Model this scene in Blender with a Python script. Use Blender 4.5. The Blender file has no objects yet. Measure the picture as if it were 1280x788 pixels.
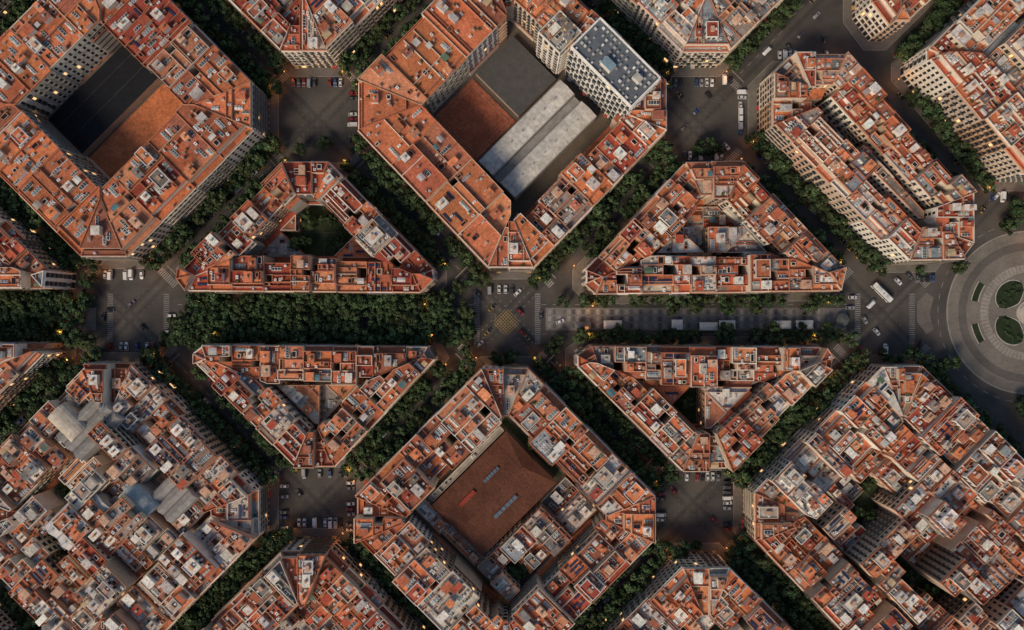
import bpy, math, random
from mathutils import Vector, Matrix
R=random.Random(11)
S=0.4; CX,CY=640,394; CAMH=340.0
def G(p): return ((p[0]-CX)*S,(CY-p[1])*S)     # survey-plan units (0.4 m) -> metres
def jit(c,a=0.1,hue=0.03):
    k=1+R.uniform(-a,a)
    return tuple(max(0.004,min(0.95,x*k*(1+R.uniform(-hue,hue)))) for x in c[:3])+(1,)
# ---------------------------------------------------------------- materials
def newmat(name):
    m=bpy.data.materials.new(name); m.use_nodes=True
    nt=m.node_tree; b=nt.nodes['Principled BSDF']; return m,nt,b
def N(nt,t,**k):
    n=nt.nodes.new(t)
    for a,v in k.items(): setattr(n,a,v)
    return n
def noise(nt,co,scale,detail=4,rough=0.6):
    n=N(nt,'ShaderNodeTexNoise'); n.inputs['Scale'].default_value=scale
    n.inputs['Detail'].default_value=detail; n.inputs['Roughness'].default_value=rough
    nt.links.new(co,n.inputs['Vector']); return n.outputs['Fac']
def mrange(nt,v,a,b,c,d):
    n=N(nt,'ShaderNodeMapRange'); nt.links.new(v,n.inputs[0])
    for i,x in enumerate((a,b,c,d)): n.inputs[i+1].default_value=x
    return n.outputs[0]
def mth(nt,op,a,b=None,c=None):
    n=N(nt,'ShaderNodeMath',operation=op)
    for i,x in enumerate((a,b,c)):
        if x is None: continue
        if isinstance(x,(int,float)): n.inputs[i].default_value=x
        else: nt.links.new(x,n.inputs[i])
    return n.outputs[0]
def mixc(nt,f,a,b,bt='MIX'):
    n=N(nt,'ShaderNodeMix',data_type='RGBA',blend_type=bt)
    for s,x in ((n.inputs[0],f),(n.inputs[6],a),(n.inputs[7],b)):
        if isinstance(x,(int,float)): s.default_value=x
        elif isinstance(x,tuple): s.default_value=x
        else: nt.links.new(x,s)
    return n.outputs[2]
def attr_mat(name,rough,scales,stain=None,metal=0.0,spec=0.3):
    m,nt,b=newmat(name)
    at=N(nt,'ShaderNodeAttribute',attribute_name='tint')
    geo=N(nt,'ShaderNodeNewGeometry'); col=at.outputs['Color']
    for sc,lo,hi in scales:
        f=mrange(nt,noise(nt,geo.outputs['Position'],sc,3,0.65),0.3,0.7,lo,hi)
        v=N(nt,'ShaderNodeVectorMath',operation='SCALE')
        nt.links.new(col,v.inputs[0]); nt.links.new(f,v.inputs['Scale']); col=v.outputs[0]
    if stain:
        f=mrange(nt,noise(nt,geo.outputs['Position'],stain[0],5,0.75),stain[1],stain[2],0,stain[4])
        col=mixc(nt,f,col,stain[3])
    nt.links.new(col,b.inputs['Base Color'])
    b.inputs['Roughness'].default_value=rough; b.inputs['Metallic'].default_value=metal
    b.inputs['Specular IOR Level'].default_value=spec
    return m
M_ROOF=attr_mat('terracotta_terrace',0.9,[(0.12,0.76,1.17),(0.9,0.72,1.25),(4.0,0.8,1.2)],stain=(0.55,0.52,0.72,(0.1,0.058,0.04,1),0.7),spec=0.08)
M_WALL=attr_mat('rendered_masonry',0.9,[(0.3,0.82,1.1),(2.0,0.85,1.1)],stain=(0.8,0.55,0.78,(0.18,0.13,0.1,1),0.5),spec=0.08)
M_GLASS=attr_mat('window_glass',0.35,[(0.5,0.6,1.4)],spec=0.3)
M_METAL=attr_mat('painted_metal',0.65,[(1.5,0.75,1.15),(0.25,0.8,1.1)],spec=0.15)
M_SHEET=attr_mat('corrugated_sheet',0.75,[(0.25,0.75,1.1),(1.6,0.75,1.15)],stain=(0.4,0.48,0.72,(0.16,0.13,0.11,1),0.6),spec=0.12)
M_LEAF=attr_mat('foliage',0.8,[(0.15,0.65,1.25)],spec=0.08)
M_PAINT=attr_mat('car_paint',0.35,[(0.6,0.95,1.03)],spec=0.4)
M_PAVE=attr_mat('paving',0.85,[(0.08,0.8,1.15),(1.1,0.85,1.12),(5,0.9,1.1)],stain=(0.3,0.5,0.75,(0.08,0.065,0.055,1),0.5),spec=0.12)
M_GRASS=attr_mat('grass',0.95,[(0.3,0.7,1.2),(3,0.65,1.3)],spec=0.05)
m,nt,b=newmat('lamp_glow'); M_GLOW=m
b.inputs['Emission Color'].default_value=(1,0.42,0.1,1); b.inputs['Emission Strength'].default_value=4; b.inputs['Base Color'].default_value=(0.8,0.5,0.3,1)
m.cycles.emission_sampling='NONE'
MATS=[M_ROOF,M_WALL,M_GLASS,M_METAL,M_SHEET,M_LEAF,M_PAINT,M_PAVE,M_GRASS,M_GLOW]
ROOF,WALL,GLASS,METAL,SHEET,LEAF,PAINT,PAVE,GRASS,GLOW=range(10)
m,nt,b=newmat('road_paint')
at=N(nt,'ShaderNodeAttribute',attribute_name='tint'); geo=N(nt,'ShaderNodeNewGeometry')
f=mrange(nt,noise(nt,geo.outputs['Position'],1.3,5,0.8),0.38,0.62,0.05,0.7)
nt.links.new(mixc(nt,f,at.outputs['Color'],(0.06,0.052,0.047,1)),b.inputs['Base Color']); b.inputs['Roughness'].default_value=0.8
MATS.append(m); RPAINT=10
m,nt,b=newmat('lit_window'); b.inputs['Base Color'].default_value=(0.3,0.2,0.1,1)
b.inputs['Emission Color'].default_value=(1,0.6,0.25,1); b.inputs['Emission Strength'].default_value=1.2; m.cycles.emission_sampling='NONE'
MATS.append(m); LIT=11
m,nt,b=newmat('asphalt'); M_ASPH=m
geo=N(nt,'ShaderNodeNewGeometry'); sx=N(nt,'ShaderNodeSeparateXYZ'); nt.links.new(geo.outputs['Position'],sx.inputs[0])
X=mth(nt,'MULTIPLY',mth(nt,'ADD',sx.outputs[0],3.2),1/94.0); Y=mth(nt,'MULTIPLY',mth(nt,'ADD',sx.outputs[1],0.5),1/96.0)
bands=[]
for op in ('ADD','SUBTRACT'):
    u=mth(nt,op,X,Y)
    d=mth(nt,'MULTIPLY',mth(nt,'PINGPONG',u,1.0),67.0)
    e=mth(nt,'ABSOLUTE',mth(nt,'SUBTRACT',d,2.3))
    bands.append(mrange(nt,e,0.2,1.8,1.0,0.0))
bb=mth(nt,'MAXIMUM',bands[0],bands[1])
bb=mth(nt,'MULTIPLY',bb,mrange(nt,noise(nt,geo.outputs['Position'],0.2,5,0.7),0.3,0.7,0.3,0.95))
c=mixc(nt,mrange(nt,noise(nt,geo.outputs['Position'],0.06,5,0.6),0.35,0.65,0,1),(0.054,0.049,0.044,1),(0.098,0.085,0.072,1))
c=mixc(nt,mth(nt,'MULTIPLY',bb,0.75),c,(0.029,0.028,0.028,1))
c=mixc(nt,mrange(nt,noise(nt,geo.outputs['Position'],1.2,6,0.8),0.5,0.75,0,0.5),c,(0.035,0.034,0.033,1))
nt.links.new(c,b.inputs['Base Color']); b.inputs['Roughness'].default_value=0.85; b.inputs['Specular IOR Level'].default_value=0.2
# ---------------------------------------------------------------- mesh builder
class MB:
    def __init__(s): s.v=[];s.f=[];s.m=[];s.c=[]
    def face(s,pts,mat,col):
        i=len(s.v); s.v+=pts; s.f.append(tuple(range(i,i+len(pts)))); s.m.append(mat); s.c.append(col)
    def prism(s,poly,z0,z1,ms,cs,mt=None,ct=None):
        n=len(poly); i=len(s.v)
        s.v+=[(p[0],p[1],z0) for p in poly]+[(p[0],p[1],z1) for p in poly]
        for k in range(n):
            k2=(k+1)%n; s.f.append((i+k,i+k2,i+n+k2,i+n+k)); s.m.append(ms); s.c.append(cs)
        s.f.append(tuple(range(i+n,i+2*n))); s.m.append(ms if mt is None else mt); s.c.append(cs if ct is None else ct)
    def box(s,cx,cy,z0,sx,sy,sz,ang,ms,cs,mt=None,ct=None):
        ca,sa=math.cos(ang),math.sin(ang)
        q=[(cx+x*ca-y*sa,cy+x*sa+y*ca) for x,y in ((-sx/2,-sy/2),(sx/2,-sy/2),(sx/2,sy/2),(-sx/2,sy/2))]
        s.prism(q,z0,z0+sz,ms,cs,mt,ct); 
    def gable(s,cx,cy,z0,sx,sy,rise,ang,mat,col,endcol=None):
        ca,sa=math.cos(ang),math.sin(ang)
        def T(x,y,z): return (cx+x*ca-y*sa,cy+x*sa+y*ca,z)
        a,b_,c_,d=T(-sx/2,-sy/2,z0),T(sx/2,-sy/2,z0),T(sx/2,sy/2,z0),T(-sx/2,sy/2,z0)
        e,f=T(-sx/2,0,z0+rise),T(sx/2,0,z0+rise)
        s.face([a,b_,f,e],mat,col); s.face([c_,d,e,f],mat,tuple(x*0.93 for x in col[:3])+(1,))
        s.face([d,a,e],mat,endcol or col); s.face([b_,c_,f],mat,endcol or col)
    def cyl(s,cx,cy,z0,r0,r1,h,n,mat,col,ct=None):
        i=len(s.v)
        for z,r in ((z0,r0),(z0+h,r1)):
            s.v+=[(cx+r*math.cos(2*math.pi*k/n),cy+r*math.sin(2*math.pi*k/n),z) for k in range(n)]
        for k in range(n):
            k2=(k+1)%n; s.f.append((i+k,i+k2,i+n+k2,i+n+k)); s.m.append(mat); s.c.append(col)
        s.f.append(tuple(range(i+n,i+2*n))); s.m.append(mat); s.c.append(ct or col)
    def tube(s,p,q,r0,r1,n,mat,col):
        p=Vector(p);q=Vector(q); d=(q-p).normalized(); a=d.orthogonal().normalized(); b2=d.cross(a); i=len(s.v)
        for c,r in ((p,r0),(q,r1)):
            s.v+=[tuple(c+a*r*math.cos(2*math.pi*k/n)+b2*r*math.sin(2*math.pi*k/n)) for k in range(n)]
        for k in range(n):
            k2=(k+1)%n; s.f.append((i+k,i+k2,i+n+k2,i+n+k)); s.m.append(mat); s.c.append(col)
        s.f.append(tuple(range(i+n,i+2*n))); s.m.append(mat); s.c.append(col)
    def mesh(s,name,off=(0,0,0)):
        me=bpy.data.meshes.new(name)
        me.from_pydata([(a-off[0],b_-off[1],c_-off[2]) for a,b_,c_ in s.v],[],s.f)
        for mt in MATS: me.materials.append(mt)
        me.polygons.foreach_set('material_index',s.m)
        at=me.attributes.new('tint','FLOAT_COLOR','FACE')
        at.data.foreach_set('color',[x for c in s.c for x in (c if len(c)==4 else tuple(c)+(1,))])
        me.update(); return me
    def build(s,name,off=None):
        if off is None:
            n=max(1,len(s.v)); off=(sum(p[0] for p in s.v)/n,sum(p[1] for p in s.v)/n,0)
        o=bpy.data.objects.new(name,s.mesh(name,off)); o.location=off
        bpy.context.scene.collection.objects.link(o); return o
def inst(name,me,x,y,z,rot,sc=1.0):
    o=bpy.data.objects.new(name,me); o.location=(x,y,z); o.rotation_euler=(0,0,rot)
    o.scale=(sc,sc,sc) if not isinstance(sc,tuple) else sc
    bpy.context.scene.collection.objects.link(o); return o
# ---------------------------------------------------------------- polygon tools
def area(p): return 0.5*sum(p[i][0]*p[(i+1)%len(p)][1]-p[(i+1)%len(p)][0]*p[i][1] for i in range(len(p)))
def clean(p):
    o=[]
    for q in p:
        if not o or math.hypot(q[0]-o[-1][0],q[1]-o[-1][1])>0.08: o.append(q)
    if len(o)>1 and math.hypot(o[0][0]-o[-1][0],o[0][1]-o[-1][1])<=0.08: o.pop()
    return o if len(o)>2 and area(o)>0.3 else []
def clip(p,nx,ny,c):
    if not p: return []
    o=[]
    for i in range(len(p)):
        a=p[i];b_=p[(i+1)%len(p)]; da=nx*a[0]+ny*a[1]-c; db=nx*b_[0]+ny*b_[1]-c
        if da<=0: o.append(a)
        if (da<0<db) or (db<0<da):
            t=da/(da-db); o.append((a[0]+(b_[0]-a[0])*t,a[1]+(b_[1]-a[1])*t))
    return clean(o)
def edges(p):
    out=[]
    for i in range(len(p)):
        a=p[i];b_=p[(i+1)%len(p)]; L=math.hypot(b_[0]-a[0],b_[1]-a[1])
        u=((b_[0]-a[0])/L,(b_[1]-a[1])/L); n=(-u[1],u[0]); out.append((a,b_,L,u,n))
    return out
def inset(p,d):
    E=edges(p); n=len(p); o=[]
    for i in range(n):
        n0=E[i-1][4]; n1=E[i][4]; k=1+n0[0]*n1[0]+n0[1]*n1[1]
        if k<0.15: return None
        o.append((p[i][0]+(n0[0]+n1[0])*d/k,p[i][1]+(n0[1]+n1[1])*d/k))
    if d>0:
        for i in range(n):
            a,b_=o[i],o[(i+1)%n]; u=E[i][3]
            if (b_[0]-a[0])*u[0]+(b_[1]-a[1])*u[1]<0.05: return None
    return o
def inside(p,x,y,mrg=0):
    for i in range(len(p)):
        a=p[i];b_=p[(i+1)%len(p)]; L=math.hypot(b_[0]-a[0],b_[1]-a[1])
        if ((b_[0]-a[0])*(y-a[1])-(b_[1]-a[1])*(x-a[0]))/L<mrg: return False
    return True
def ccw(p): return p if area(p)>0 else p[::-1]
def centroid(p): return (sum(q[0] for q in p)/len(p),sum(q[1] for q in p)/len(p))
# ---------------------------------------------------------------- palettes (linear)
TER=[(0.60,0.195,0.085),(0.54,0.17,0.077),(0.48,0.15,0.07),(0.60,0.24,0.12),(0.38,0.115,0.06),(0.46,0.18,0.1),(0.32,0.115,0.072)]
RED=[(0.38,0.078,0.046),(0.44,0.105,0.058),(0.28,0.06,0.04),(0.48,0.135,0.07)]
GREY=[(0.25,0.205,0.175),(0.34,0.285,0.24),(0.17,0.155,0.14),(0.44,0.385,0.325),(0.54,0.485,0.41),(0.22,0.24,0.245),(0.6,0.555,0.49)]
WALLC=[(0.58,0.46,0.34),(0.64,0.54,0.42),(0.54,0.39,0.28),(0.7,0.62,0.51),(0.42,0.32,0.23),(0.54,0.33,0.21),(0.72,0.65,0.56)]
PARC=[(0.6,0.46,0.36),(0.5,0.2,0.11),(0.68,0.6,0.5),(0.42,0.15,0.085),(0.54,0.3,0.19),(0.48,0.18,0.1),(0.38,0.16,0.1)]
def roofcol(st):
    r=R.random(); g=st.get('grey',0.1); rd=st.get('red',0.2)
    if r<g: return jit(R.choice(GREY),0.2)
    if r<g+rd: return jit(R.choice(RED),0.2)
    return jit(R.choice(TER),0.18,.05)
DARKG=(0.025,0.027,0.03,1)
def parapet(mb,p,z,h,t,col):
    q=inset(p,t)
    if not q: return False
    n=len(p); c2=tuple(x*1.05 for x in col[:3])+(1,)
    for i in range(n):
        j=(i+1)%n
        mb.face([(p[i][0],p[i][1],z),(p[j][0],p[j][1],z),(p[j][0],p[j][1],z+h),(p[i][0],p[i][1],z+h)],WALL,col)
        mb.face([(p[i][0],p[i][1],z+h),(p[j][0],p[j][1],z+h),(q[j][0],q[j][1],z+h),(q[i][0],q[i][1],z+h)],WALL,c2)
        mb.face([(q[j][0],q[j][1],z),(q[i][0],q[i][1],z),(q[i][0],q[i][1],z+h),(q[j][0],q[j][1],z+h)],WALL,col)
    return True
def facade(mb,a,b_,z0,z1,wc,kind):
    L=math.hypot(b_[0]-a[0],b_[1]-a[1])
    if L<2.2: return
    u=((b_[0]-a[0])/L,(b_[1]-a[1])/L); o=(u[1],-u[0]); ang=math.atan2(u[1],u[0])
    n=max(1,int(L/R.uniform(2.5,3.1))); gap=L/n
    def P(t,d): return (a[0]+u[0]*t+o[0]*d,a[1]+u[1]*t+o[1]*d)
    zf=z0
    if kind=='street' and z0<1:
        for k in range(n):
            t=(k+.5)*gap; w=gap*0.72; q=P(t-w/2,.02); r=P(t+w/2,.02)
            mb.face([(q[0],q[1],.28),(r[0],r[1],.28),(r[0],r[1],3.3),(q[0],q[1],3.3)],LIT if R.random()<.12 else GLASS,DARKG)
            if R.random()<.2:
                c=jit(R.choice([(0.5,0.45,0.4),(0.35,0.05,0.04),(0.05,0.12,0.08),(0.4,0.25,0.1)]))
                q2=P(t-w/2,1.6); r2=P(t+w/2,1.6)
                mb.face([(q[0],q[1],3.5),(q2[0],q2[1],2.8),(r2[0],r2[1],2.8),(r[0],r[1],3.5)],SHEET,c)
        m=P(L/2,.14); mb.box(m[0],m[1],3.7,L,.26,.25,ang,WALL,wc)
        zf=4.4
    nf=int((z1-zf)/3.1)
    if nf<1: return
    fh=(z1-zf)/nf
    full=R.random()<.35; bal=R.random()<.8; rail=jit((0.07,0.06,0.05),.3) if R.random()<.6 else jit((0.5,0.44,0.37))
    shut=R.choice([None,(0.14,0.08,0.05),(0.08,0.1,0.08),(0.5,0.45,0.38)])
    for f in range(nf):
        zb=zf+f*fh+.15
        for k in range(n):
            t=(k+.5)*gap; w=min(1.3,gap*.5); q=P(t-w/2,.02); r=P(t+w/2,.02); hh=min(2.2,fh-.7)
            mb.face([(q[0],q[1],zb),(r[0],r[1],zb),(r[0],r[1],zb+hh),(q[0],q[1],zb+hh)],LIT if R.random()<.03 else GLASS,DARKG)
            if shut and R.random()<.6:
                for s_ in (-1,1):
                    m=P(t+s_*(w/2+.25),.05); mb.box(m[0],m[1],zb,.45,.07,hh,ang,WALL,jit(shut))
            if bal and not full and k%2==(f%2 if n>6 else k%2):
                dp=.75; m=P(t,dp/2+.003); mb.box(m[0],m[1],zb-.14,w+.7,dp,.13,ang,WALL,jit(wc,.08))
                q=P(t-w/2-.35,dp); r=P(t+w/2+.35,dp)
                mb.face([(q[0],q[1],zb),(r[0],r[1],zb),(r[0],r[1],zb+.95),(q[0],q[1],zb+.95)],METAL,rail)
        if full and bal and L>3:
            dp=1.0; m=P(L/2,dp/2+.003); mb.box(m[0],m[1],zb-.14,L-.8,dp,.13,ang,WALL,jit(wc,.08))
            q=P(.4,dp); r=P(L-.4,dp)
            mb.face([(q[0],q[1],zb),(r[0],r[1],zb),(r[0],r[1],zb+.95),(q[0],q[1],zb+.95)],METAL,rail)
    if kind=='street':
        m=P(L/2,.25); mb.box(m[0],m[1],z1-.4,L-.02,.48,.35,ang,WALL,jit(wc,.1))
def skylight(mb,cx,cy,z,w,l,ang):
    fc=jit((0.68,0.63,0.56),.2)
    mb.box(cx,cy,z,w,l,.5,ang,METAL,fc)
    g=jit(R.choice([(0.2,0.24,0.25),(0.3,0.34,0.34),(0.1,0.12,0.13),(0.42,0.42,0.39),(0.05,0.06,0.07)]),.2)
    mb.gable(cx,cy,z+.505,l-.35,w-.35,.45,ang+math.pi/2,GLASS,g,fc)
    nb=max(2,int(l/1.2))
    ca,sa=math.cos(ang),math.sin(ang)
    for k in range(1,nb):
        y=-l/2+k*l/nb; mb.box(cx-y*sa,cy+y*ca,z+.51,w-.2,.11,.46,ang,METAL,fc)
def clutter(mb,p,z,ang,st,rc,wc,dens=1.0):
    A=area(p); ca,sa=math.cos(ang),math.sin(ang)
    loc=[(x*ca+y*sa,-x*sa+y*ca) for x,y in p]
    a0,a1=min(q[0] for q in loc),max(q[0] for q in loc); b0,b1=min(q[1] for q in loc),max(q[1] for q in loc)
    placed=[]
    def place(w,l,mrg=.45,tries=8,gap=.3):
        for _ in range(tries):
            if a1-a0<w+2*mrg or b1-b0<l+2*mrg: return None
            a=R.uniform(a0+w/2+mrg,a1-w/2-mrg); b_=R.uniform(b0+l/2+mrg,b1-l/2-mrg)
            if any(abs(a-q[0])<(w+q[2])/2+gap and abs(b_-q[1])<(l+q[3])/2+gap for q in placed): continue
            ok=True
            for dx,dy in ((-1,-1),(1,-1),(1,1),(-1,1)):
                x,y=a+dx*w/2,b_+dy*l/2
                if not inside(p,x*ca-y*sa,x*sa+y*ca,mrg): ok=False;break
            if ok:
                placed.append((a,b_,w,l)); return (a*ca-b_*sa,a*sa+b_*ca)
        return None
    q=inset(p,.32); pt=st.get('patch',1.0)
    if q:
        zz=z+.03
        for _ in range(R.randint(0,3) if R.random()<pt else 0):
            if R.random()<.5: c0=R.uniform(a0,a1); s_=R.choice((-1,1)); w=clip(q,s_*ca,s_*sa,s_*c0)
            else: c0=R.uniform(b0,b1); s_=R.choice((-1,1)); w=clip(q,-s_*sa,s_*ca,s_*c0)
            if w and area(w)>4:
                c=roofcol(st) if R.random()<.6 else jit(rc,.25)
                mb.prism(w,z,zz,ROOF,c); zz+=.03
        for _ in range(int(A/80*pt*R.uniform(.4,1.6))+ (R.random()<.45*pt)):
            hh=R.uniform(.7,1.7); c=jit(R.choice(PARC),.12)
            if R.random()<.55:
                c0=R.uniform(a0+1,a1-1) if a1-a0>2.5 else (a0+a1)/2
                w=clip(clip(q,ca,sa,c0+.13),-ca,-sa,-(c0-.13))
            else:
                c0=R.uniform(b0+1,b1-1) if b1-b0>2.5 else (b0+b1)/2
                w=clip(clip(q,-sa,ca,c0+.13),sa,-ca,-(c0-.13))
            if w: mb.prism(w,z,z+hh+R.uniform(0,.02),WALL,c)
    if A>100 and R.random()<st.get('pent',.35):
        w,l=R.uniform(4.5,7),R.uniform(5.5,9); c=place(w,l,.8)
        if c:
            wcol=jit(R.choice([(0.68,0.62,0.54),(0.62,0.52,0.42),(0.72,0.68,0.62)]),.08)
            Q=[(c[0]+x*ca-y*sa,c[1]+x*sa+y*ca) for x,y in ((-w/2,-l/2),(w/2,-l/2),(w/2,l/2),(-w/2,l/2))]
            mb.prism(Q,z,z+3,WALL,wcol,ROOF,roofcol(dict(grey=.6,red=.1))); parapet(mb,Q,z+3,.5,.25,wcol)
            mb.box(c[0],c[1],z+3,1.6,2.4,1.2,ang,WALL,jit((0.5,0.3,0.2),.2)); mb.box(c[0]+w*.3*ca,c[1]+w*.3*sa,z+3,.9,.9,.8,ang,METAL,jit((0.6,0.58,0.55),.1))
            for e in edges(Q):
                for k in (.3,.7):
                    x,y=e[0][0]+e[3][0]*e[2]*k-e[4][0]*.03,e[0][1]+e[3][1]*e[2]*k-e[4][1]*.03
                    mb.box(x,y,z+.3,1.3,.05,2,math.atan2(e[3][1],e[3][0]),GLASS,DARKG)
    if A>60 and R.random()<.09:
        for r_ in range(R.randint(2,4)):
            c=place(R.uniform(4,7),1.2,.5,6,.25)
            if c: mb.box(c[0],c[1],z+.4,placed[-1][2],1.1,.08,ang,GLASS,(0.02,0.03,0.07,1)); mb.box(c[0],c[1],z,placed[-1][2]*.9,.1,.4,ang,METAL,(0.4,0.4,0.4,1))
    for _ in range(int(A/105*dens+R.random())):
        w,l=R.uniform(2.4,4.2),R.uniform(3,5.5)
        c=place(w,l)
        if c:
            h=R.uniform(2.3,3.1); wcol=jit(R.choice(WALLC+[(0.7,0.64,0.56)]),.1)
            tc=roofcol(st) if R.random()<.5 else jit(R.choice([(0.66,0.6,0.51),(0.44,0.4,0.36),(0.55,0.33,0.22),(0.7,0.66,0.58)]),.1)
            mb.box(c[0],c[1],z,w,l,h,ang,WALL,wcol)
            mb.box(c[0],c[1],z+h,w+.3,l+.3,.16,ang,WALL,jit(wcol,.1),ROOF,tc)
            k=R.random()
            if k<.4: mb.box(c[0],c[1],z+h+.16,.9,1.1,1.1,ang,WALL,jit((0.45,0.24,0.15),.2))
            elif k<.6: mb.cyl(c[0],c[1],z+h+.16,.55,.55,.9,10,SHEET,jit((0.45,0.42,0.38)))
            mb.box(c[0]+sa*(l/2+.03),c[1]-ca*(l/2+.03),z+.05,.9,.05,2,ang,METAL,jit((0.12,0.08,0.05)))
    sk=st.get('sky',1.0)
    for _ in range(int(A/95*sk*max(dens,.5)+R.random())):
        w,l=R.uniform(1.3,2.2),R.uniform(2.5,6)
        if R.random()<.35 and sk<2: w,l=l,w
        c=place(w,l)
        if c:
            if w>l: skylight(mb,c[0],c[1],z,l,w,ang+math.pi/2)
            else: skylight(mb,c[0],c[1],z,w,l,ang)
    for _ in range(int(A/110*dens+R.random()*.9)):
        w,l=R.uniform(1.2,2.6),R.uniform(1.5,3.6)
        c=place(w,l)
        if c:
            pc=jit(R.choice(PARC),.1); h=R.uniform(.5,1)
            mb.box(c[0],c[1],z,w,l,h,ang,WALL,pc,GLASS,(0.012,0.012,0.013,1))
            for (dx,dy,sx_,sy_) in ((-(w/2-.1),0,.2,l),(w/2-.1,0,.2,l),(0,-(l/2-.1),w-.4,.2),(0,l/2-.1,w-.4,.2)):
                mb.box(c[0]+dx*ca-dy*sa,c[1]+dx*sa+dy*ca,z+h+.003,sx_,sy_,.25,ang,WALL,pc)
    for _ in range(int(A/17*dens+R.random())):
        k=R.random()
        if k<.36:
            w,l=R.uniform(.5,.8),R.uniform(.6,2.2); c=place(w,l,.35,4,.1)
            if c:
                h=R.uniform(.9,2.2); mb.box(c[0],c[1],z,w,l,h,ang,WALL,jit(R.choice(PARC+WALLC),.15)); mb.box(c[0],c[1],z+h,w+.15,l+.15,.1,ang,WALL,jit((0.35,0.22,0.16),.3))
        elif k<.72:
            w,l=R.uniform(.7,1.2),R.uniform(.9,1.9); c=place(w,l,.35,4,.1)
            if c:
                mb.box(c[0],c[1],z+.15,w,l,.8,ang,METAL,jit((0.68,0.65,0.6),.25)); mb.box(c[0],c[1],z,w*.8,l*.8,.15,ang,METAL,jit((0.2,0.2,0.2)))
                mb.cyl(c[0],c[1],z+.95,.28,.28,.05,8,METAL,(0.08,0.08,0.08,1))
        elif k<.8:
            c=place(1.4,1.4,.4,4,.1)
            if c: mb.cyl(c[0],c[1],z,.65,.65,1.3,10,SHEET,jit((0.5,0.48,0.44),.15)); mb.cyl(c[0],c[1],z+1.3,.65,.15,.25,10,SHEET,jit((0.55,0.52,0.48)))
        elif k<.9:
            w,l=R.uniform(2,4),R.uniform(2,3.5); c=place(w,l,.4,4,.1)
            if c:
                col=jit(R.choice([(0.64,0.59,0.5),(0.1,0.16,0.1),(0.35,0.3,0.26),(0.5,0.47,0.44),(0.08,0.2,0.22),(0.5,0.36,0.2),(0.6,0.57,0.52)]),.15)
                for dx in (-1,1):
                    for dy in (-1,1):
                        x,y=dx*(w/2-.1),dy*(l/2-.1); mb.box(c[0]+x*ca-y*sa,c[1]+x*sa+y*ca,z,.1,.1,2.2,ang,METAL,(0.3,0.28,0.25,1))
                mb.gable(c[0],c[1],z+2.2,w,l,.25,ang,SHEET,col)
        else:
            w,l=R.uniform(.6,1.8),R.uniform(.5,.9); c=place(w,l,.35,3,.1)
            if c:
                mb.box(c[0],c[1],z,w,l,.45,ang,WALL,jit((0.4,0.2,0.13),.2))
                for _k in range(14):
                    x,y,q_=c[0]+R.uniform(-w,w)*.5,c[1]+R.uniform(-w,w)*.5,z+R.uniform(.45,1.2); s_=.28
                    d=Vector((R.uniform(-1,1),R.uniform(-1,1),R.uniform(.2,1))).normalized(); t=d.orthogonal()*s_; t2=d.cross(t)
                    C=Vector((x,y,q_)); mb.face([tuple(C+t),tuple(C+t2),tuple(C-t),tuple(C-t2)],LEAF,jit((0.05,0.09,0.03),.3))
NB=[0]
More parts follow.
